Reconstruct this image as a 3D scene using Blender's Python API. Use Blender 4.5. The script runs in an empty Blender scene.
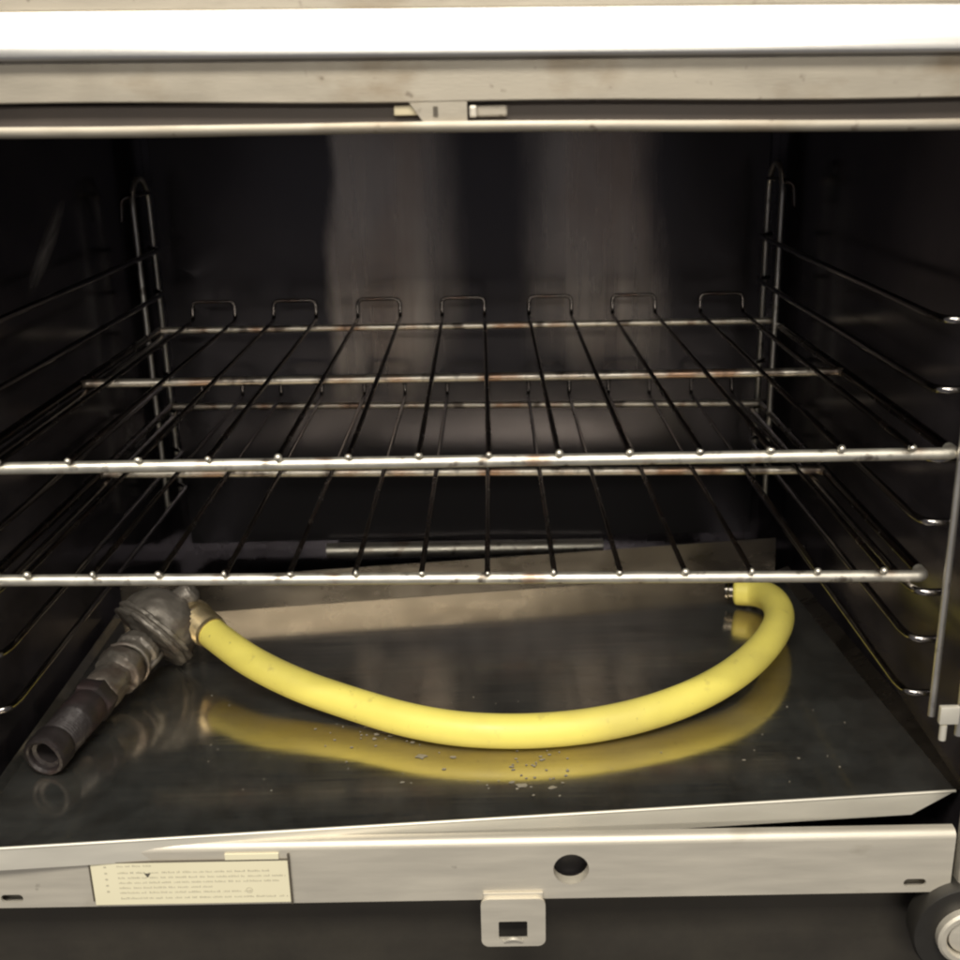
import bpy, bmesh, math, random
from mathutils import Vector, Matrix, noise
random.seed(7)
R = math.radians
sc = bpy.context.scene
C = sc.collection

# ------------------------------------------------------------------ camera
cam = bpy.data.cameras.new('camera'); camo = bpy.data.objects.new('camera', cam); C.objects.link(camo)
cam.sensor_width = 36; cam.lens = 42.18; cam.clip_start = .02; cam.clip_end = 50
m3 = Matrix(((0.999726, 0.021205, 0.009899), (0.002749, 0.313638, -0.949539), (-0.02324, 0.949306, 0.313493)))
camo.matrix_world = Matrix.Translation((0.0253, -0.715, 1.15)) @ m3.to_4x4()
sc.camera = camo
cam.dof.use_dof = True; cam.dof.focus_distance = .95; cam.dof.aperture_fstop = 8.0
# ------------------------------------------------------------------ world and lamps
w = bpy.data.worlds.new('World'); sc.world = w; w.use_nodes = True
bg = w.node_tree.nodes['Background']; bg.inputs[0].default_value = (.93, .90, .93, 1); bg.inputs[1].default_value = .16
def lamp(name, loc, size, power, col, rot=(0, 0, 0)):
    l = bpy.data.lights.new(name, 'AREA'); l.shape = 'RECTANGLE'; l.size, l.size_y = size; l.energy = power; l.color = col
    o = bpy.data.objects.new(name, l); C.objects.link(o); o.location = loc; o.rotation_euler = rot
lamp('ceiling_lamp', (-.25, -1.5, 2.75), (1.9, .7), 102, (1, .945, .84))
lamp('ceiling_lamp_far', (.35, -5.4, 2.75), (3.0, 1.2), 290, (1, .945, .84))
sc.view_settings.view_transform = 'Standard'; sc.view_settings.look = 'None'
sc.view_settings.exposure = 0; sc.view_settings.gamma = 1
sc.render.engine = 'CYCLES'
sc.cycles.use_denoising = True
sc.cycles.sample_clamp_indirect = 1.5; sc.cycles.blur_glossy = .6
sc.cycles.max_bounces = 8; sc.cycles.glossy_bounces = 6
sc.cycles.filter_width = 2.2

# ------------------------------------------------------------------ materials
def mat(name, col, rough=.4, metal=0., spec=.5, stretch=(1, 1, 1), nscale=30, cvar=.15, rvar=.08, bump=0., spots=None, coat=0.,
        dust=None, fine=400, finebump=0., aniso=0.):
    """Procedural surface: base colour with cloudy wear, uneven gloss, optional stains (spots), dust film and fine relief."""
    m = bpy.data.materials.new(name); m.use_nodes = True
    nt = m.node_tree; N = nt.nodes; L = nt.links
    b = N['Principled BSDF']
    b.inputs['Metallic'].default_value = metal; b.inputs['Specular IOR Level'].default_value = spec
    b.inputs['Coat Weight'].default_value = coat
    tc = N.new('ShaderNodeTexCoord'); mp = N.new('ShaderNodeMapping'); mp.inputs['Scale'].default_value = stretch
    L.new(tc.outputs['Object'], mp.inputs[0])
    n1 = N.new('ShaderNodeTexNoise'); n1.inputs['Scale'].default_value = nscale; n1.inputs['Detail'].default_value = 6
    L.new(mp.outputs[0], n1.inputs[0])
    mix = N.new('ShaderNodeMix'); mix.data_type = 'RGBA'
    mix.inputs[6].default_value = (*[c * (1 - cvar) for c in col], 1); mix.inputs[7].default_value = (*[min(1, c * (1 + cvar)) for c in col], 1)
    L.new(n1.outputs[0], mix.inputs[0])
    out = mix.outputs[2]
    rm = N.new('ShaderNodeMapRange'); rm.inputs[3].default_value = max(.02, rough - rvar); rm.inputs[4].default_value = rough + rvar
    rm.inputs[1].default_value = .3; rm.inputs[2].default_value = .7
    L.new(n1.outputs[0], rm.inputs[0]); L.new(rm.outputs[0], b.inputs['Roughness'])
    metal_src = None
    for (scol, sscale, lo, hi, amt, sstretch) in (spots or []):
        mp2 = N.new('ShaderNodeMapping'); mp2.inputs['Scale'].default_value = sstretch; L.new(tc.outputs['Object'], mp2.inputs[0])
        n2 = N.new('ShaderNodeTexNoise'); n2.inputs['Scale'].default_value = sscale; n2.inputs['Detail'].default_value = 5
        L.new(mp2.outputs[0], n2.inputs[0])
        r2 = N.new('ShaderNodeMapRange'); r2.inputs[1].default_value = lo; r2.inputs[2].default_value = hi; r2.inputs[4].default_value = amt
        L.new(n2.outputs[0], r2.inputs[0])
        mx = N.new('ShaderNodeMix'); mx.data_type = 'RGBA'; L.new(r2.outputs[0], mx.inputs[0]); L.new(out, mx.inputs[6])
        mx.inputs[7].default_value = (*scol, 1); out = mx.outputs[2]
    L.new(out, b.inputs['Base Color'])
    h = None
    if finebump:
        n3 = N.new('ShaderNodeTexNoise'); n3.inputs['Scale'].default_value = fine; n3.inputs['Detail'].default_value = 3
        L.new(mp.outputs[0], n3.inputs[0]); bp = N.new('ShaderNodeBump'); bp.inputs['Strength'].default_value = finebump; bp.inputs['Distance'].default_value = .0006
        L.new(n3.outputs[0], bp.inputs['Height']); h = bp
    if bump:
        n4 = N.new('ShaderNodeTexNoise'); n4.inputs['Scale'].default_value = 7; n4.inputs['Detail'].default_value = 2
        L.new(tc.outputs['Object'], n4.inputs[0]); bp2 = N.new('ShaderNodeBump'); bp2.inputs['Strength'].default_value = bump; bp2.inputs['Distance'].default_value = .01
        L.new(n4.outputs[0], bp2.inputs['Height'])
        if h: L.new(h.outputs[0], bp2.inputs['Normal'])
        h = bp2
    if h: L.new(h.outputs[0], b.inputs['Normal'])
    if dust:                      # a thin film of grey dust and grease: real diffuse dirt on the metal
        dcol, dmin, dmax, dscale = dust
        d = N.new('ShaderNodeBsdfDiffuse'); d.inputs[0].default_value = (*dcol, 1)
        n5 = N.new('ShaderNodeTexNoise'); n5.inputs['Scale'].default_value = dscale; n5.inputs['Detail'].default_value = 8; n5.inputs['Roughness'].default_value = .65
        L.new(tc.outputs['Object'], n5.inputs[0])
        r5 = N.new('ShaderNodeMapRange'); r5.inputs[1].default_value = .35; r5.inputs[2].default_value = .7; r5.inputs[3].default_value = dmin; r5.inputs[4].default_value = dmax
        L.new(n5.outputs[0], r5.inputs[0])
        ms = N.new('ShaderNodeMixShader'); L.new(r5.outputs[0], ms.inputs[0]); L.new(b.outputs[0], ms.inputs[1]); L.new(d.outputs[0], ms.inputs[2])
        L.new(ms.outputs[0], N['Material Output'].inputs[0])
    return m

M = {}
M['frame'] = mat('warm_brushed_steel', (.68, .63, .53), .50, .55, stretch=(1, 8, 8), nscale=14, cvar=.14, rvar=.06, bump=.05, fine=160, finebump=.12,
                 spots=[((.26, .20, .11), 9, .62, .74, .55, (1, 1, 2)), ((.10, .075, .05), 60, .70, .78, .6, (1, 1, 1))])
M['stained'] = mat('heat_stained_steel', (.44, .395, .32), .52, .55, stretch=(1, 6, 6), nscale=14, cvar=.16, rvar=.08, fine=160, finebump=.15,
                   spots=[((.22, .15, .075), 12, .56, .70, .6, (1, 1, 1.6)), ((.30, .26, .20), 30, .5, .7, .5, (.6, 1, 1)), ((.09, .06, .035), 90, .66, .74, .7, (1, 1, 1))])
M['ledge'] = mat('polished_ledge_steel', (.80, .78, .74), .36, 1., stretch=(.6, 6, 6), nscale=12, cvar=.05, rvar=.05)
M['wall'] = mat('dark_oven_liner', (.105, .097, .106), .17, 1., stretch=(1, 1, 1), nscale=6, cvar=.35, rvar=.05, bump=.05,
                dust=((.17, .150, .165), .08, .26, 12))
M['baffle'] = mat('heat_tint_painted_reflection', (.40, .355, .325), .28, 1., stretch=(11, 1, .5), nscale=5, cvar=.45, rvar=.07, bump=.05,
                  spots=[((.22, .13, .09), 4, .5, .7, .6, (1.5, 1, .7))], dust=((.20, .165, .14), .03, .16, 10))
M['wire'] = mat('worn_plated_wire', (.80, .76, .66), .42, .9, nscale=60, cvar=.15, rvar=.08,
                spots=[((.34, .17, .08), 26, .57, .68, .7, (1, 1, 1)), ((.12, .085, .06), 70, .59, .70, .8, (1, 1, 1))])
M['wire_rusty'] = mat('rust_stained_wire', (.76, .70, .60), .42, .85, nscale=60, cvar=.2, rvar=.08,
                     spots=[((.36, .17, .08), 22, .48, .62, .75, (1, 1, 1)), ((.08, .055, .045), 40, .52, .64, .85, (1, 1, 1))])
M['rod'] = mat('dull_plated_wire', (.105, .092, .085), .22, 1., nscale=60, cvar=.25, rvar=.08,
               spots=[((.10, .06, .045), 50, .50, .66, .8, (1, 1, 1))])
M['post'] = mat('support_post_wire', (.72, .69, .64), .34, .9, nscale=50, cvar=.15, rvar=.06, spots=[((.12, .09, .07), 60, .62, .72, .7, (1, 1, 1))])
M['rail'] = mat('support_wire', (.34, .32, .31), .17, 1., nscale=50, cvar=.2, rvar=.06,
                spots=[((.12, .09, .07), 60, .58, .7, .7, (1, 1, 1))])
M['tray'] = mat('smoked_tray_steel', (.56, .50, .40), .14, 1., stretch=(1.2, 24, 1), nscale=8, cvar=.10, rvar=.045, bump=.035, fine=60, finebump=.012,
                spots=[((.30, .27, .24), 5, .5, .68, .5, (1, 1, 1)), ((.36, .28, .18), 3, .5, .7, .5, (1, 2, 1))], dust=((.17, .175, .165), .08, .18, 22))
M['tray_edge'] = mat('tray_edge_steel', (.78, .74, .64), .46, .55, stretch=(1, 6, 6), nscale=14, cvar=.08, rvar=.06)
M['tray_back'] = mat('tray_lip_steel', (.17, .150, .125), .30, 1., stretch=(2, 6, 4), nscale=9, cvar=.2, rvar=.08, dust=((.2, .17, .14), .02, .09, 10))
M['hose'] = mat('yellow_rubber', (.80, .70, .15), .50, 0., nscale=40, cvar=.06, rvar=.08, finebump=.05,
                spots=[((.50, .42, .13), 11, .5, .75, .45, (1, 1, 1)), ((.34, .27, .09), 70, .64, .76, .4, (1, 1, 1)), ((.14, .11, .05), 170, .68, .76, .5, (1, 1, 1))])
M['end_metal'] = mat('dark_plated_end', (.24, .22, .19), .28, 1., nscale=50, cvar=.3, rvar=.08)
M['hose_mark'] = mat('faded_black_ink', (.20, .165, .06), .5, 0., nscale=80, cvar=.4)
M['galv'] = mat('greasy_grey_cast_metal', (.20, .18, .155), .48, .55, nscale=45, cvar=.5, rvar=.14, fine=200, finebump=.6,
                spots=[((.10, .065, .05), 30, .5, .65, .7, (1, 1, 1)), ((.34, .31, .27), 60, .6, .75, .5, (1, 1, 1))])
M['pipe'] = mat('rusty_brown_pipe', (.026, .021, .021), .52, .3, nscale=40, cvar=.35, rvar=.12, fine=240, finebump=.35,
                spots=[((.05, .03, .03), 25, .5, .65, .7, (1, 1, 1))])
M['brass'] = mat('dull_brass', (.60, .49, .29), .38, .9, nscale=60, cvar=.25, rvar=.1, spots=[((.15, .11, .07), 60, .5, .7, .7, (1, 1, 1))])
M['label'] = mat('cream_label', (.78, .725, .52), .50, 0., nscale=14, cvar=.06, rvar=.05, spots=[((.62, .55, .36), 9, .55, .75, .5, (1, 1, 1)), ((.40, .34, .24), 70, .72, .8, .5, (1, 1, 1))])
M['tongue'] = mat('yellowed_latch', (.62, .54, .36), .45, .3, nscale=60, cvar=.2)
M['print'] = mat('faded_print', (.50, .46, .34), .6, 0., nscale=60, cvar=.2)
M['printdark'] = mat('dark_print', (.10, .09, .07), .6, 0., nscale=60, cvar=.2)
M['grime'] = mat('dark_grime', (.09, .075, .055), .7, 0., nscale=60, cvar=.3)
M['panel'] = mat('dark_lower_panel', (.11, .098, .082), .34, .85, stretch=(1, 1, 5), nscale=6, cvar=.3, rvar=.08, bump=.10,
                 dust=((.07, .062, .048), .15, .45, 20))
M['slot'] = mat('shadowed_slot_steel', (.10, .082, .070), .5, .3, nscale=20, cvar=.3)
M['black'] = mat('black_void_steel', (.035, .032, .032), .5, .3, nscale=20, cvar=.3)
M['rubber'] = mat('dark_boss', (.020, .018, .015), .45, .0, nscale=30, cvar=.3)
M['grease'] = mat('dried_splash', (.24, .215, .17), .45, 0., nscale=80, cvar=.3)

# left liner wall: a soft slanting highlight is painted in as pale colour
def highlighted_wall():
    m = M['wall'].copy(); m.name = 'oven_liner_painted_highlight'; nt = m.node_tree; N = nt.nodes; L = nt.links
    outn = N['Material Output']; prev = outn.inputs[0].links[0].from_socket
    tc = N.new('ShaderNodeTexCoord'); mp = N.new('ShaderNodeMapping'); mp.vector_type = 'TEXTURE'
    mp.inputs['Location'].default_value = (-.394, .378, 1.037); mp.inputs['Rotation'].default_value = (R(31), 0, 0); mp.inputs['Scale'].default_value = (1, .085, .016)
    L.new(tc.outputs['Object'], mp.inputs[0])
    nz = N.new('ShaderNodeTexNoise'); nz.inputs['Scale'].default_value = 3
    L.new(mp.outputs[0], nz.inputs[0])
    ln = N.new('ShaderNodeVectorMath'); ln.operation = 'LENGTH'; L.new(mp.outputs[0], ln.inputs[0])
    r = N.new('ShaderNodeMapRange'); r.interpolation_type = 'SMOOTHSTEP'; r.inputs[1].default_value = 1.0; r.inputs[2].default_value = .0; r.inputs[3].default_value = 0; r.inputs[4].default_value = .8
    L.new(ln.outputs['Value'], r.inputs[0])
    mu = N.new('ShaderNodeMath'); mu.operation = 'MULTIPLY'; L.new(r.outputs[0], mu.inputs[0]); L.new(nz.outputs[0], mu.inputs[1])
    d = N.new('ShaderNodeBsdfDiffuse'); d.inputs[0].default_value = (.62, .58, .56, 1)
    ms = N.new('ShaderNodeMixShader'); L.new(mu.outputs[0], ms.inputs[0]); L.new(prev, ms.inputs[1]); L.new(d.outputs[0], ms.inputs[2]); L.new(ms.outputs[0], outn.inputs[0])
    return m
M['wall_highlight'] = highlighted_wall()
# room reflection painted on the baffle: two bright patches around a dark middle
def painted_reflection():
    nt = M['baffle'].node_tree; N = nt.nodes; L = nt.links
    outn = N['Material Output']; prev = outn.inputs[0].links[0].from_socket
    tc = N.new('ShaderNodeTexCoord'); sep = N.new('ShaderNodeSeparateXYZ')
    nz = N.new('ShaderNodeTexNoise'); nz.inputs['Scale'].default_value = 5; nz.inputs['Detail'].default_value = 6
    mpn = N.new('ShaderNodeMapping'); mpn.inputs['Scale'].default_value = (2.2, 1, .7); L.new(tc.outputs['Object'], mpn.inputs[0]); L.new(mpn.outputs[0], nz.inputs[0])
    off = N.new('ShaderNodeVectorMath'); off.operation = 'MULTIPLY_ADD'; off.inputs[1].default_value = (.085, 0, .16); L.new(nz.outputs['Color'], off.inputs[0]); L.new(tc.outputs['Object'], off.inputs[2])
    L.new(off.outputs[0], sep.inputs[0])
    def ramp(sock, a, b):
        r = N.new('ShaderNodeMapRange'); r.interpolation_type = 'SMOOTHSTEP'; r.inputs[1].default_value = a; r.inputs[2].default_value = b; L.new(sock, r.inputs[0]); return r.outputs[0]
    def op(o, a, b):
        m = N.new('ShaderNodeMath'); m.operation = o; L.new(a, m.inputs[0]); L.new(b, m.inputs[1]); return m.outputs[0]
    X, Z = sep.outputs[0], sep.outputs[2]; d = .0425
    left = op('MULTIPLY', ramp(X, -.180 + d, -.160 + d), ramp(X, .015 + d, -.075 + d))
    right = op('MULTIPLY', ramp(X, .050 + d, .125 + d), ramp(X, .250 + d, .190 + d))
    bright_mask = op('MULTIPLY', op('MAXIMUM', left, right), ramp(Z, .87, 1.03))
    dark_base = N.new('ShaderNodeBsdfPrincipled'); dark_base.inputs['Base Color'].default_value = (.060, .056, .062, 1); dark_base.inputs['Metallic'].default_value = 1; dark_base.inputs['Roughness'].default_value = .22
    film = N.new('ShaderNodeBsdfDiffuse'); film.inputs[0].default_value = (.16, .15, .155, 1)  # diffuse part of the painted dark middle
    s1 = N.new('ShaderNodeMixShader'); s1.inputs[0].default_value = .15; L.new(dark_base.outputs[0], s1.inputs[1]); L.new(film.outputs[0], s1.inputs[2])
    ms = N.new('ShaderNodeMixShader'); L.new(bright_mask, ms.inputs[0]); L.new(s1.outputs[0], ms.inputs[1]); L.new(prev, ms.inputs[2]); L.new(ms.outputs[0], outn.inputs[0])
painted_reflection()

# ------------------------------------------------------------------ helpers
def link(name, bm, m, parent=None, smooth=None):
    me = bpy.data.meshes.new(name); bmesh.ops.recalc_face_normals(bm, faces=bm.faces[:]); bm.to_mesh(me); bm.free()
    me.materials.append(M[m])
    if smooth is not None:
        for p in me.polygons: p.use_smooth = True
        me.set_sharp_from_angle(angle=R(smooth))
    o = bpy.data.objects.new(name, me); C.objects.link(o)
    if parent: o.parent = parent
    return o
def thing(name, label, cat, loc=(0, 0, 0), group=None):
    o = bpy.data.objects.new(name, None); C.objects.link(o); o.empty_display_size = .05; o.location = loc
    o['label'] = label; o['category'] = cat
    if group: o['group'] = group
    bpy.context.view_layer.update()
    return o
def keep(o, parent):              # parent without moving: shapes are given in world coordinates
    o.parent = parent; o.matrix_parent_inverse = Matrix.Translation(parent.location).inverted() if parent.parent is None else Matrix.Identity(4)
    return o
def box(bm, a, b, bev=0.):
    t = bmesh.new(); bmesh.ops.create_cube(t, size=1)
    for v in t.verts: v.co = Vector([(a[i] + b[i]) / 2 + v.co[i] * (b[i] - a[i]) for i in range(3)])
    if bev: bmesh.ops.bevel(t, geom=t.edges[:], offset=bev, segments=2, profile=.6, affect='EDGES')
    me = bpy.data.meshes.new('t'); t.to_mesh(me); t.free(); bm.from_mesh(me); bpy.data.meshes.remove(me)
def smooth_path(pts, it=2):
    P = [Vector(p) for p in pts]
    for _ in range(it):
        Q = [P[0]]
        for a, b in zip(P, P[1:]): Q += [a * .75 + b * .25, a * .25 + b * .75]
        Q.append(P[-1]); P = Q
    return P
def fillet(pts, r, seg=4):
    P = [Vector(p) for p in pts]; out = [P[0]]
    for a, b, c in zip(P, P[1:], P[2:]):
        d1 = (a - b); d2 = (c - b); rr = min(r, d1.length * .49, d2.length * .49)
        s = b + d1.normalized() * rr; e = b + d2.normalized() * rr
        for k in range(seg + 1):
            t = k / seg; out.append(s * (1 - t) ** 2 + b * 2 * t * (1 - t) + e * t * t)
    out.append(P[-1]); return out
def tube(bm, pts, rad, n=8, cap=True):
    P = [Vector(p) for p in pts]; rs = rad if isinstance(rad, (list, tuple)) else [rad] * len(P)
    T = [(P[min(i + 1, len(P) - 1)] - P[max(i - 1, 0)]).normalized() for i in range(len(P))]
    up = Vector((0, 0, 1)) if abs(T[0].z) < .9 else Vector((1, 0, 0))
    X = T[0].cross(up).normalized(); rings = []
    for i, p in enumerate(P):
        X = (X - T[i] * X.dot(T[i])).normalized(); Y = T[i].cross(X)
        rings.append([bm.verts.new(p + (X * math.cos(2 * math.pi * k / n) + Y * math.sin(2 * math.pi * k / n)) * rs[i]) for k in range(n)])
    for a, b in zip(rings, rings[1:]):
        for k in range(n): bm.faces.new((a[k], a[(k + 1) % n], b[(k + 1) % n], b[k]))
    if cap: bm.faces.new(rings[0][::-1]); bm.faces.new(rings[-1])
    return rings
def lathe(bm, prof, o, ax, n=28, closed=False):
    """prof: (distance along axis, radius) list"""
    o = Vector(o); ax = Vector(ax).normalized(); up = Vector((0, 0, 1)) if abs(ax.z) < .9 else Vector((1, 0, 0))
    X = ax.cross(up).normalized(); Y = ax.cross(X); rings = []
    for d, r in prof:
        rings.append([bm.verts.new(o + ax * d + (X * math.cos(2 * math.pi * k / n) + Y * math.sin(2 * math.pi * k / n)) * max(r, 1e-5)) for k in range(n)])
    for a, b in zip(rings, rings[1:]):
        for k in range(n): bm.faces.new((a[k], a[(k + 1) % n], b[(k + 1) % n], b[k]))
    return rings
def extrude_x(bm, prof, x0, x1, nseg=1, slope=0.):
    """closed (y, z) profile swept along x; slope tilts it as z(x)"""
    rings = []
    for i in range(nseg + 1):
        x = x0 + (x1 - x0) * i / nseg
        rings.append([bm.verts.new((x, y, z + slope * x)) for y, z in prof])
    n = len(prof)
    for a, b in zip(rings, rings[1:]):
        for k in range(n): bm.faces.new((a[k], a[(k + 1) % n], b[(k + 1) % n], b[k]))
    bm.faces.new(rings[0][::-1]); bm.faces.new(rings[-1])
def plate_with_holes(bm, x0, x1, z0, z1, y0, y1, holes, corner=0.):
    """flat vertical sheet with real cut-outs: outline and hole loops filled, then given thickness"""
    t = bmesh.new(); edges = []
    def loop(pts):
        vs = [t.verts.new((x, y0, z)) for x, z in pts]
        for i in range(len(vs)): edges.append(t.edges.new((vs[i], vs[(i + 1) % len(vs)])))
    def rr(x0, x1, z0, z1, r, n=6):
        if r <= 0: return [(x0, z0), (x1, z0), (x1, z1), (x0, z1)]
        out = []
        for cx, cz, a in ((x1 - r, z0 + r, -90), (x1 - r, z1 - r, 0), (x0 + r, z1 - r, 90), (x0 + r, z0 + r, 180)):
            for k in range(n + 1):
                q = R(a + 90 * k / n); out.append((cx + r * math.cos(q), cz + r * math.sin(q)))
        return out
    loop(rr(x0, x1, z0, z1, corner))
    for hx0, hx1, hz0, hz1, hr in holes: loop(rr(hx0, hx1, hz0, hz1, hr))
    bmesh.ops.triangle_fill(t, use_beauty=True, use_dissolve=False, edges=edges)
    g = bmesh.ops.extrude_face_region(t, geom=t.faces[:])
    for v in g['geom']:
        if isinstance(v, bmesh.types.BMVert): v.co.y = y1
    bmesh.ops.recalc_face_normals(t, faces=t.faces[:])
    me = bpy.data.meshes.new('t'); t.to_mesh(me); t.free(); bm.from_mesh(me); bpy.data.meshes.remove(me)

# ================================================================== OVEN
ZC = 1.15                      # camera height; heights below are measured from it
XL, XR = -.394, .386           # liner walls
YB = .715                      # back wall
oven = thing('convection_oven', 'open stainless steel convection oven with dark reflective interior', 'oven')
def part(name, m, build, smooth=None, parent=None, label=None):
    bm = bmesh.new(); build(bm); o = link(name, bm, m, parent or oven, smooth)
    if label: o['label'] = label
    return o
part('side_wall', 'wall_highlight', lambda b: box(b, (XL - .006, .012, .56), (XL, YB, 1.20)), label='left liner wall with a painted slanting highlight')
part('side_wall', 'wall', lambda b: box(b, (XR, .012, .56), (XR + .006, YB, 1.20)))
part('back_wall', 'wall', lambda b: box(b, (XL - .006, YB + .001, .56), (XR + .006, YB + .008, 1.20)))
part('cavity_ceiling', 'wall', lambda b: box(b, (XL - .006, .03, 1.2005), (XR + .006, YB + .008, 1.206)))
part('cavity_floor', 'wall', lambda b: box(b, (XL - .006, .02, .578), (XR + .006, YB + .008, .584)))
# fan baffle: folded sheet standing off the back wall
BX0, BX1, BY = -.372, .364, .672
def baffle(bm):
    prof = [(BX0 - .012, YB - .002), (BX0, BY), (-.06, BY + .0015), (.03, BY + .003), (.14, BY + .001), (BX1, BY), (BX1 + .012, YB - .002)]
    for a, b in zip(prof, prof[1:]):
        v = [bm.verts.new((a[0], a[1], .612)), bm.verts.new((b[0], b[1], .612)), bm.verts.new((b[0], b[1], 1.17)), bm.verts.new((a[0], a[1], 1.17))]
        bm.faces.new(v)
    bmesh.ops.remove_doubles(bm, verts=bm.verts[:], dist=1e-5)
    g = bmesh.ops.extrude_face_region(bm, geom=bm.faces[:])
    for v in g['geom']:
        if isinstance(v, bmesh.types.BMVert): v.co.y += .0012
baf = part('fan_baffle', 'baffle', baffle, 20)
baf['label'] = 'heat tinted steel baffle panel on the back wall, room reflection painted on'
part('bottom_flange', 'wire', lambda b: tube(b, fillet([(-.192, BY - .012, .603), (.17, BY - .012, .601)], .01), .010, 12), 40, baf)

# lower front rail with holes
RT, RB = .6300, .5765
def rail(bm):
    hole = []
    cx, cz, r = .0795, .6025, .0135
    plate_with_holes(bm, -.47, .367, RB, RT - .006, 0, .002,
                     [(cx - r, cx + r, cz - r, cz + r, r * .999), (.3315, .3485, .5815, .5885, .0034), (-.356, -.339, .5815, .5885, .0034)])
    # rounded top return
    q = [(0, RT - .006)]
    for k in range(1, 7):
        a = R(90 * k / 6); q.append((.006 - .006 * math.cos(a), RT - .006 + .006 * math.sin(a)))
    q += [(.0095, RT), (.0095, RT - .002), (.006, RT - .002), (.002, RT - .006)]
    extrude_x(bm, q, -.47, .367)
    extrude_x(bm, [(.002, RB), (.020, RB), (.020, RB + .002), (.002, RB + .002)], -.47, .367)
fr = part('front_rail', 'frame', rail, 30, label='cream steel rail along the bottom of the opening')
def hole_rim(bm):
    lathe(bm, [(0.0021, .0137), (.010, .0137), (.010, .0150), (.0021, .0150)], (.0795, 0, .6025), (0, 1, 0), 28)
part('hole_collar', 'frame', hole_rim, 40, fr)
part('inner_channel', 'black', lambda b: box(b, (-.47, .022, .5795), (.367, .024, .6130)), None, fr)
# side jambs
part('side_jamb', 'frame', lambda b: box(b, (.372, -.004, .50), (.46, .011, 1.16), .003))
part('side_jamb', 'frame', lambda b: box(b, (-.56, -.004, .50), (-.475, .011, 1.16), .003))
# rating label
lx0, lx1, lz0, lz1 = -.2835, -.1340, .5785, .6165
lab = part('rating_label', 'label', lambda b: box(b, (lx0, -.0012, lz0), (lx1, -.0001, lz1), .0003), label='cream label plate with faded small print')
part('overlaid_strip', 'label', lambda b: box(b, (-.181, -.0016, .6175), (-.1405, -.0001, .6225), .0002), None, lab)
def edges(bm):
    box(bm, (lx0 - .0012, -.0018, lz0 + .004), (lx0 - .0001, -.0002, lz1 + .001)); box(bm, (lx1 + .0001, -.0022, lz0 - .001), (lx1 + .0016, -.0002, lz1 + .0055))
    box(bm, (lx0, -.0017, lz1 + .0001), (lx1, -.0002, lz1 + .0007))
part('dark_edging', 'grime', edges, None, lab)
def prints(bm):
    rows = [(.6135, .012, .045), (.6075, .012, .135), (.6030, .012, .147), (.5985, .012, .142), (.5940, .012, .090), (.5895, .012, .120), (.5845, .012, .147)]
    for z, a, e in rows:
        x = lx0 + .008 + a
        while x < lx0 + e:
            wl = random.uniform(.0025, .009); xx = x
            while xx < min(x + wl, lx0 + e):
                cw = random.uniform(.0006, .0011); hgt = random.uniform(.0009, .0018)
                v = [bm.verts.new(p) for p in ((xx, -.00135, z - .0008), (xx + cw, -.00135, z - .0008), (xx + cw, -.00135, z - .0008 + hgt), (xx, -.00135, z - .0008 + hgt))]
                bm.faces.new(v); xx += cw + .0005
            x += wl + random.uniform(.0014, .0024)
    for z in (.612, .6065, .601, .5955, .590):
        x = lx0 + .010; v = [bm.verts.new(p) for p in ((x, -.00135, z), (x + .002, -.00135, z), (x + .002, -.00135, z + .0016), (x, -.00135, z + .0016))]; bm.faces.new(v)
    c = (-.165, .5900)
    lathe(bm, [(0, .0020), (0, .0026)], (c[0], -.00136, c[1]), (0, 1, 0), 16)
pr = part('small_print', 'print', prints, None, lab)
def tri(bm):
    v = [bm.verts.new(p) for p in ((-.2435, -.0014, .6068), (-.2385, -.0014, .6068), (-.2410, -.0014, .6028))]; bm.faces.new(v)
part('printed_triangle', 'printdark', tri, None, lab)
# latch plate hanging below the rail
lt = part('latch_plate', 'frame', lambda b: plate_with_holes(b, .0105, .0597, .5365, .5800, -.0045, -.002, [(.0238, .0458, .5435, .5595, 0.0012)], .006), 30,
          label='small steel latch plate with square hole under the rail')
def nub(bm):
    tube(bm, smooth_path([(.028, -.0045, .5415), (.0315, -.006, .5445), (.0345, -.0065, .5455), (.038, -.006, .5445), (.0415, -.0045, .5415)]), .0016, 8)
part('striker_lip', 'frame', nub, 40, lt)
part('latch_tab', 'frame', lambda b: box(b, (.0125, -.0019, .5755), (.0580, -.0003, .5835), .0004), None, lt)
# lower panel
part('lower_panel', 'panel', lambda b: box(b, (-.50, .032, .12), (.60, .040, .5755)))
# round hinge at the corner
hc = (.3785, -.010, .5470)
hb = part('round_hinge', 'rubber', lambda b: lathe(b, [(.020, .0), (.020, .038), (.002, .0405), (-.001, .039), (-.001, .0)], hc, (0, 1, 0), 48), 40,
          label='dark round hinge at the lower right corner')
part('hinge_ring', 'frame', lambda b: lathe(b, [(-.0012, .0235), (-.007, .0235), (-.0085, .0215), (-.0085, .0180), (-.0060, .0165), (-.0012, .0165)], hc, (0, 1, 0), 40), 30, hb)
part('hinge_pin', 'frame', lambda b: lathe(b, [(-.0012, .0150), (-.005, .0145), (-.0062, .010), (-.0062, .0)], hc, (0, 1, 0), 32), 30, hb)

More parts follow.
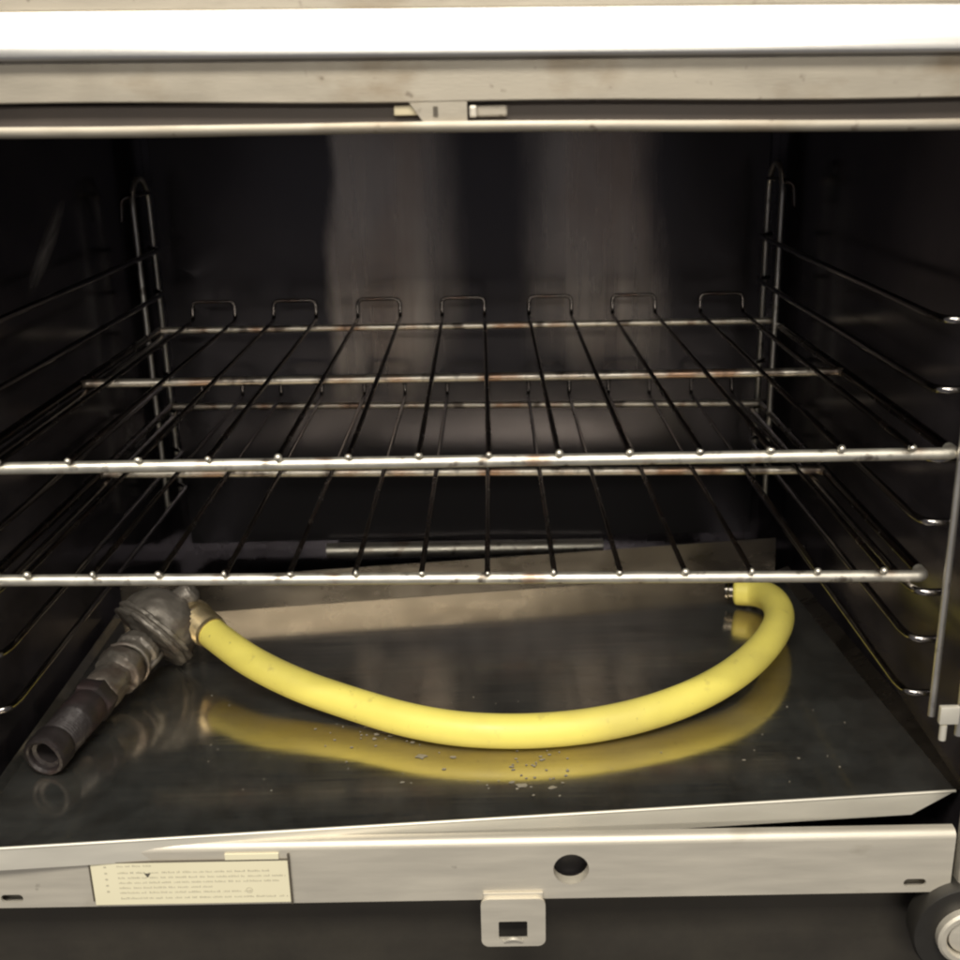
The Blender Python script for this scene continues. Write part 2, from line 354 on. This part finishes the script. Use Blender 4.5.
# upper frame (very slightly out of level in the photograph)
SL = -.0145
def upface(bm):
    extrude_x(bm, [(0, 1.1550), (.0006, 1.1543), (.030, 1.1543), (.030, 1.1800), (0, 1.1800)], -.47, .47, 40, SL)
    for v in bm.verts:
        v.co.z += .0006 * math.sin(v.co.x * 21) * (v.co.z < 1.165) + (.0008 * min(1, max(0, (-v.co.x - .02) / .1)) if v.co.z < 1.165 else 0)
uf = part('upper_frame', 'stained', upface, 30, label='stained steel strip above the opening')
def lip(bm):
    q = []
    for k in range(9):
        a = R(180 + 180 * k / 8); q.append((-.001 + .004 * math.cos(a) * 1.0 + .003, 1.1395 + .0045 * math.sin(a)))
    q = [(-.0025, 1.1426), (-.0040, 1.1402), (-.0033, 1.1375), (-.0005, 1.1360), (.03, 1.1360), (.03, 1.1385), (.002, 1.1390), (0, 1.1426)]
    extrude_x(bm, q, -.47, .47, 40, SL)
    for v in bm.verts: v.co.z += .0007 * math.sin(v.co.x * 13 + 1.2) + random.uniform(-.0001, .0001)
part('opening_lip', 'stained', lip, 50, uf)
part('slot_back', 'slot', lambda b: extrude_x(b, [(.010, 1.1392), (.0125, 1.1392), (.0125, 1.1541), (.010, 1.1541)], -.47, .47, 1, SL), None, uf)
def bridge(bm):
    v = [(-.0200, 1.1552), (-.0105, 1.1420), (.0155, 1.1420), (.0155, 1.1548), (-.004, 1.1550)]
    f = [bm.verts.new((x, .0005, z)) for x, z in v]; b = [bm.verts.new((x, .0095, z)) for x, z in v]
    bm.faces.new(f); bm.faces.new(b[::-1])
    for i in range(5): bm.faces.new((f[i], f[(i + 1) % 5], b[(i + 1) % 5], b[i]))
part('slot_bridge', 'stained', bridge, None, uf)
part('latch_tongue', 'tongue', lambda b: box(b, (-.029, .0035, 1.1470), (-.0065, .0065, 1.1528), .0008), None, uf)
part('latch_slot', 'grime', lambda b: box(b, (-.0050, -.0003, 1.1462), (-.0022, .0003, 1.1518)), None, uf)
part('latch_tongue', 'stained', lambda b: box(b, (.0206, .0045, 1.1450), (.0400, .0075, 1.1518), .0014), None, uf)
part('latch_stop', 'frame', lambda b: box(b, (.0168, .0012, 1.1448), (.0215, .0068, 1.1520), .0014), None, uf)
# bulging ledge over the opening
def ledge(bm):
    q = [(.03, 1.1795), (-.0055, 1.1795), (-.0078, 1.1800), (-.0090, 1.1815), (-.0092, 1.1850), (-.0082, 1.1880), (-.0065, 1.1925), (-.0042, 1.1975), (-.0015, 1.2035), (-.0005, 1.2060), (.0035, 1.2075), (.03, 1.2075)]
    extrude_x(bm, q, -.60, .60, 20, SL)
part('front_ledge', 'ledge', ledge, 25, label='bright polished ledge above the oven opening')
part('control_fascia', 'stained', lambda b: extrude_x(b, [(.006, 1.2080), (.03, 1.2080), (.03, 1.40), (.006, 1.40)], -.60, .60, 1, SL))

# ================================================================== RACK SUPPORTS
ZR = [-.1470, -.1970, -.2467, -.2970, -.3476, -.3920, -.4380]
def support(side, label):
    cx = -.006
    t = thing('rack_support', label, 'rack support', (cx + side * .36, .3, .66), 'wire ladders on the side walls')
    def add(name, m, pts, r, n=8, sm=50):
        bm = bmesh.new(); tube(bm, pts, r, n); return keep(link(name, bm, m, None, sm), t)
    xo = cx + side * .3585; xi = cx + side * .3475
    for (ya, yb, top) in ((.004, .052, -.02), (.560, .622, -.0655)):
        zt, zb = ZC + top, ZC - .452
        xo = cx + side * (.3585 if ya > .1 else .3665)
        rr = (yb - ya) / 2; pts = [(xo, ya, zb + (.012 if ya < .1 else 0))]
        for k in range(13):
            a = math.pi * (1 - k / 12); pts.append((xo, (ya + yb) / 2 + rr * math.cos(a), zt - rr + rr * math.sin(a)))
        pts.append((xo, yb, zb)); add('post', 'post', pts, .0033 if ya > .1 else .0029)
        # wall hook
        hz = zt - .018
        hp = [(xo - side * .001, yb + .002, hz), (xo + side * .001, ya, hz + .001), (xo + side * .011, ya - .004, hz - .002), (xo + side * .013, ya - .004, hz - .026)]
        add('hook', 'rod', fillet(hp, .006), .0026)
    xo = cx + side * .3585
    for k, zz in enumerate(ZR):
        z = ZC + zz + (-.0055 * side if k == 4 else -.0018 * side if k == 2 else 0)
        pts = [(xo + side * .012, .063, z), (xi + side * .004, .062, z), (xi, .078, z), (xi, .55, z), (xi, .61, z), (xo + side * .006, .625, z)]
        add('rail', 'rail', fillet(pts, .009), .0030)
    bm = bmesh.new(); xa, xb = sorted((xo - side * .010, xo + side * .004))
    box(bm, (xa, -.004, ZC - .427), (xb, .0005, ZC - .413), .001); tube(bm, [((xa + xb) / 2 - side * .003, -.002, ZC - .428), ((xa + xb) / 2 - side * .003, -.002, ZC - .440)], .0026, 10)
    keep(link('foot_clip', bm, 'tray_edge', None, 40), t)
    return t
support(-1, 'wire rack support ladder on the left wall')
support(1, 'wire rack support ladder on the right wall')

# ================================================================== RACKS
def rack(label, y0, z0, tilt, xs, ry=0.):
    t = thing('oven_rack', label, 'oven rack', (xs, y0, ZC + z0), 'wire oven racks')
    t.rotation_euler = (0, -tilt, ry)
    W, D, rb, rw = .3585, .53, .0045, .0022
    def add(name, m, pts, r, n=10, smth=50):
        bm = bmesh.new(); tube(bm, pts, r, n); return link(name, bm, m, t, smth)
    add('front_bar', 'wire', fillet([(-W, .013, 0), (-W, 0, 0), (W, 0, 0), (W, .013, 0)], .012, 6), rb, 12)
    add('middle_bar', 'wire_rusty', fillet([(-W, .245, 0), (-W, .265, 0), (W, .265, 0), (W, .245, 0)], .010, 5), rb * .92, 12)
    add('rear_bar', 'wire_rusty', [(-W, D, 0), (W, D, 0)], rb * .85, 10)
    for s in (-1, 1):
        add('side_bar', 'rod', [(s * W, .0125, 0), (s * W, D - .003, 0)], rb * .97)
    proto = None
    P = .0501; zr = rb + rw
    for k in range(7):
        xc = (2 * k - 6) * P
        if proto is None:
            h = P / 2
            pts = [(-h, -.0055, zr), (-h, D + .022, zr), (-h, D + .026, zr + .022), (h, D + .026, zr + .022), (h, D + .022, zr), (h, -.0055, zr)]
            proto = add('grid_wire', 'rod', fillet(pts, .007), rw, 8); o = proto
        else:
            o = proto.copy(); C.objects.link(o); o.parent = t
        o.location = (xc + random.uniform(-.0012, .0012), random.uniform(-.001, .001), 0); o.rotation_euler = (0, 0, random.uniform(-.005, .005))
    # small weld beads where the wires end on the front bar
    bm = bmesh.new(); bmesh.ops.create_icosphere(bm, subdivisions=2, radius=.0028)
    bead = None
    for k in range(14):
        if bead is None: bead = link('wire_end', bm, 'wire', t, 60); o = bead
        else: o = bead.copy(); C.objects.link(o); o.parent = t
        o.location = ((k - 6.5) * P, -.0045, zr - .0004); o.scale = (random.uniform(.75, 1.2), 1, random.uniform(.65, 1.1))
    return t
rack('upper wire oven rack, its front bar closest to the top', .0555, -.2399, -.0059, -.001)
rack('lower wire oven rack just above the yellow hose', .0787, -.3408, -.0167, -.004)

# ================================================================== TRAY
FL, FR, RR, RL = Vector((-.375, -.0060, .6340)), Vector((.3811, .0415, .6380)), Vector((.3490, .4796, .6380)), Vector((-.382, .4080, .6280))
tray = thing('floor_tray', 'large reflective steel tray lying skewed on the oven floor', 'tray', (0, .23, .635))
def tpt(u, v):
    p = FL.lerp(FR, u).lerp(RL.lerp(RR, u), v); p.z += .0006 * math.sin(u * 9 + v * 5) * math.sin(v * 3.1)
    return p
def tsheet(bm):
    nu, nv = 60, 40; g = [[bm.verts.new(tpt(i / nu, j / nv)) for j in range(nv + 1)] for i in range(nu + 1)]
    for i in range(nu):
        for j in range(nv): bm.faces.new((g[i][j], g[i + 1][j], g[i + 1][j + 1], g[i][j + 1]))
    r = bmesh.ops.extrude_face_region(bm, geom=bm.faces[:])
    for v in r['geom']:
        if isinstance(v, bmesh.types.BMVert): v.co.z -= .0012
bm = bmesh.new(); tsheet(bm); keep(link('tray_sheet', bm, 'tray', None, 30), tray)
ex = (FR - FL).normalized(); ey = Vector((-ex.y, ex.x, 0))
def strip(name, m, A, B, off, th, cut0=0., cut1=0., n=1):
    """folded flange from edge A-B by offset vector, ends mitred by cut0 / cut1"""
    bm = bmesh.new(); d = (B - A).normalized(); off = Vector(off); nrm = d.cross(off).normalized() * th
    a = []
    for k in range(n + 1):
        t = k / n; top = A.lerp(B, t); lo = (A + d * cut0).lerp(B - d * cut1, t) + off
        a.append([bm.verts.new(p) for p in (top, lo, lo + nrm, top + nrm)])
    for p, q in zip(a, a[1:]):
        for i in range(4): bm.faces.new((p[i], p[(i + 1) % 4], q[(i + 1) % 4], q[i]))
    bm.faces.new(a[0][::-1]); bm.faces.new(a[-1])
    bmesh.ops.recalc_face_normals(bm, faces=bm.faces[:])
    return keep(link(name, bm, m, None, None), tray)
up = Vector((0, 0, .0004))
strip('front_flange', 'tray_edge', FL - ey * .0015 + up, FR - ey * .0015 + up, (0, -.0012, -.0185), .0012, 0, .034)
bm = bmesh.new(); tube(bm, [FL - ey * .0008 - up * .8, FR - ey * .0008 - up * .8], .0013, 8); keep(link('front_fold', bm, 'tray_edge', None, 60), tray)
strip('rear_flange', 'tray_back', RL + ey * .0013, RR + ey * .0013, (0, .006, .038), .0012)
sx = Vector((1, 0, 0))
strip('side_flange', 'tray_back', FR + sx * .0002, RR + sx * .0002, (.014, .0, .006), .0012, .0, .0)
strip('side_flange', 'tray', RL - sx * .0002, FL - sx * .0002, (-.006, .0, .006), .0012, .0, .0)
# dried splashes on the tray
def splash(bm):
    spots = [(405, 777, 7), (440, 778, 4), (512, 806, 6), (503, 803, 4), (545, 808, 5), (539, 781, 3), (352, 753, 4), (368, 755, 3), (395, 762, 4), (420, 752, 4), (338, 745, 3), (360, 735, 3), (505, 788, 3), (385, 803, 3), (350, 758, 3), (430, 790, 2.5), (760, 782, 2), (820, 780, 2)]
    for i in range(46):
        spots.append((random.gauss(365, 32), random.gauss(748, 14), random.uniform(1.0, 2.6)))
    for i in range(34): spots.append((random.gauss(525, 26), random.gauss(795, 12), random.uniform(1.0, 2.4)))
    for i in range(40): spots.append((random.uniform(120, 900), random.uniform(700, 815), random.uniform(.6, 1.3)))
    for i, (px, py, s) in enumerate(spots):
        u = (px - 0) / 955; p = None
        # place by tray coordinates: columns across, rows back
        v = (835 - py - (px - 480) * .055) / 260
        p = tpt(.05 + u * .945 + v * .0, max(.015, v * .92)) + Vector((0, 0, .0004))
        n = 9; c = bm.verts.new(p + Vector((0, 0, .0006))); ring = []
        for k in range(n):
            a = 2 * math.pi * k / n; r = s * .00056 * random.uniform(.6, 1.25)
            ring.append(bm.verts.new(p + Vector((r * 1.3 * math.cos(a), r * math.sin(a), 0))))
        for k in range(n): bm.faces.new((c, ring[k], ring[(k + 1) % n]))
bm = bmesh.new(); splash(bm); o = keep(link('dried_splash', bm, 'grease', None, 60), tray); o['kind'] = 'stuff'

# ================================================================== HOSE AND REGULATOR
gas = thing('gas_hose', 'yellow gas hose with a greasy grey regulator and brown pipe on the tray', 'gas hose', (-.02, .2, .64))
hp = [(-.2475, .2690, .6758), (-.2390, .2600, .6740), (-.2012, .2213, .6680), (-.1510, .1900, .6590), (-.1037, .1676, .6535), (-.0577, .1418, .6520), (-.014, .1254, .6512), (.0283, .119, .6510),
      (.0705, .1191, .6512), (.1132, .1256, .6520), (.1575, .1395, .6540), (.2045, .1630, .6580), (.2460, .1940, .6640), (.2820, .2400, .6670), (.3085, .2955, .6660), (.3150, .3480, .6620), (.3060, .3790, .6570), (.2860, .3860, .6555)]
H = smooth_path(hp, 3)
HR = .0146
def hose(bm):
    T = (H[-1] - H[-2]).normalized(); pts = list(H) + [H[-1] + T * d for d in (.002, .0035, .0045, .0048)]
    tube(bm, pts, [HR] * len(H) + [HR * .98, HR * .90, HR * .72, HR * .4], 28)
bm = bmesh.new(); hose(bm); keep(link('hose', bm, 'hose', None, 50), gas)

TE = (H[-1] - H[-2]).normalized(); PE = H[-1] + TE * .003
bm = bmesh.new(); lathe(bm, [(0, .0092), (.006, .0092), (.007, .0105), (.0095, .0105), (.0105, .0095), (.0105, .006), (.004, .0055)], PE, TE, 24); keep(link('end_fitting', bm, 'end_metal', None, 35), gas)
def marks(bm):
    for i in range(26):
        x = .066 + .052 * i / 26 + random.uniform(-.0006, .0006)
        k = min(range(len(H)), key=lambda q: abs(H[q].x - x)); c = H[k]; T = (H[k + 1] - H[k - 1]).normalized(); S = Vector((-T.y, T.x, 0)).normalized()
        a = R(62 + random.uniform(-5, 5) ); nrm = S * math.cos(a) + Vector((0, 0, 1)) * math.sin(a); q = nrm.cross(T)
        p = Vector((x, c.y + T.y / T.x * (x - c.x), c.z)) + nrm * (HR + .00012); l, h = random.uniform(.0004, .0011), random.uniform(.0004, .0010)
        bm.faces.new([bm.verts.new(p + T * sa * l + q * sb * h) for sa, sb in ((-1, -1), (1, -1), (1, 1), (-1, 1))])
bm = bmesh.new(); marks(bm); o = keep(link('faded_marking', bm, 'hose_mark', None), gas); o['kind'] = 'stuff'
E0 = Vector((-.3475, .0900, .6520)); DC = Vector((-.3060, .2800, .6730))
rx = Vector((.56, .62, .52)).normalized()
ax = (DC - rx * .006 - E0).normalized(); Lp = (DC - rx * .006 - E0).length
def ribbed(d0, d1, r, amp, n):
    out = []
    for i in range(n * 2 + 1):
        t = i / (n * 2); out.append((d0 + (d1 - d0) * t, r + (amp if i % 2 else -amp)))
    return out
# open pipe end
prof = [(.030, .0090), (.006, .0095), (.0045, .0128), (.0008, .0132), (-.0008, .0150), (-.0002, .0172), (.003, .0182), (.018, .0182), (.020, .0172)] + ribbed(.022, .046, .0166, .0007, 9) + \
       [(.048, .0176), (.072, .0176), (.076, .0160)]
bm = bmesh.new(); lathe(bm, prof, E0, ax, 36); pipe = keep(link('pipe', bm, 'pipe', None, 35), gas); pipe['label'] = 'open brown pipe end'
bm = bmesh.new(); lathe(bm, [(.029, .0093), (.029, .0)], E0, ax, 24); keep(link('pipe_bore', bm, 'black', None, 35), gas)
bm = bmesh.new(); lathe(bm, [(.0745, .0158), (.0750, .0192), (.0775, .0205), (.088, .0205), (.0905, .0190), (.0910, .0150)], E0, ax, 6); keep(link('hex_nut', bm, 'pipe', None, 20), gas)
bm = bmesh.new(); lathe(bm, [(.088, .0150), (.090, .0175), (.1, .0185), (.112, .0175), (.114, .0150), (.122, .0150), (.124, .0215), (.128, .0225), (.136, .0225), (.139, .0205), (.142, .0160), (.158, .0165), (.160, .0205), (.167, .0205), (.169, .0165), (Lp, .0165)], E0, ax, 32)
keep(link('collar', bm, 'galv', None, 35), gas)
bm = bmesh.new(); tube(bm, [E0 + ax * .1405 + Vector((.0215 * math.cos(a), 0, .0215 * math.sin(a))) for a in [R(k * 20 - 60) for k in range(10)]], .0022, 8)
keep(link('retaining_clip', bm, 'galv', None, 40), gas)
# regulator body: thick disc whose face looks along the hose
body = [(-.013, .0), (-.013, .019), (-.011, .024), (-.009, .0330), (-.0085, .0400), (-.0070, .0425), (-.0045, .0425), (-.0035, .0400), (-.0015, .0395), (.0000, .0430), (.0030, .0430), (.0040, .0400),
        (.012, .0390), (.022, .0360), (.031, .0300), (.037, .0210), (.039, .010), (.039, .0)]
bm = bmesh.new(); lathe(bm, body, DC, rx, 40)
for v in bm.verts: v.co += v.co.normalized() * 0 + Vector(noise.noise_vector(v.co * 70)) * .0013
reg = keep(link('regulator_body', bm, 'galv', None, 40), gas)
side = rx.cross(Vector((0, 0, 1))).normalized(); vert = side.cross(rx)
if vert.z < 0: vert = -vert
hd = (H[0] - H[4]).normalized()
b0 = H[0] - hd * .012
ce = DC + rx * .012 + vert * .006
bm = bmesh.new(); tube(bm, smooth_path([DC + rx * .008, DC + rx * .014, H[0] + hd * .034, H[0] + hd * .020], 2), .0150, 20); keep(link('outlet_elbow', bm, 'galv', None, 40), gas)
bm = bmesh.new(); lathe(bm, [(-.038, .010), (-.037, .0185), (-.029, .0185), (-.0285, .0150)] + ribbed(-.026, -.003, .0158, .0014, 6) + [(-.002, .0162), (.002, .0158), (.0022, .009)], H[0], -hd, 28); keep(link('threaded_nut', bm, 'brass', None, 30), gas)
cp = DC + rx * .030 + Vector((.010, .0, .012))
bm = bmesh.new(); lathe(bm, [(-.012, .011), (.006, .0118), (.010, .0110), (.0125, .0085), (.013, .0)], cp, Vector((.80, .10, .55)).normalized(), 24); keep(link('vent_cap', bm, 'galv', None, 40), gas)
lug = DC - rx * .012 + Vector((.012, -.022, -.012))
bm = bmesh.new(); tube(bm, [lug + (ax * math.cos(a) * .011 + Vector((.7, 0, .7)) * math.sin(a) * .008) for a in [R(k * 30) for k in range(13)]], .0030, 8); keep(link('casting_lug', bm, 'galv', None, 40), gas)

# cast and grimed pieces are lumpy, never perfectly turned
for o in list(gas.children):
    if o.name.split('.')[0] in ('regulator_body', 'collar', 'outlet_elbow', 'vent_cap', 'pipe', 'hex_nut', 'rear_boss'):
        bm = bmesh.new(); bm.from_mesh(o.data)
        bmesh.ops.subdivide_edges(bm, edges=[e for e in bm.edges if e.calc_length() > .0022], cuts=2, use_grid_fill=True)
        amp = .0006 if o.name.startswith(('pipe', 'hex')) else .0013
        for v in bm.verts: v.co += Vector(noise.noise_vector(v.co * 95)) * amp + Vector(noise.noise_vector(v.co * 330)) * amp * .45
        bm.to_mesh(o.data); bm.free()
        for p in o.data.polygons: p.use_smooth = True
        o.data.set_sharp_from_angle(angle=R(50))
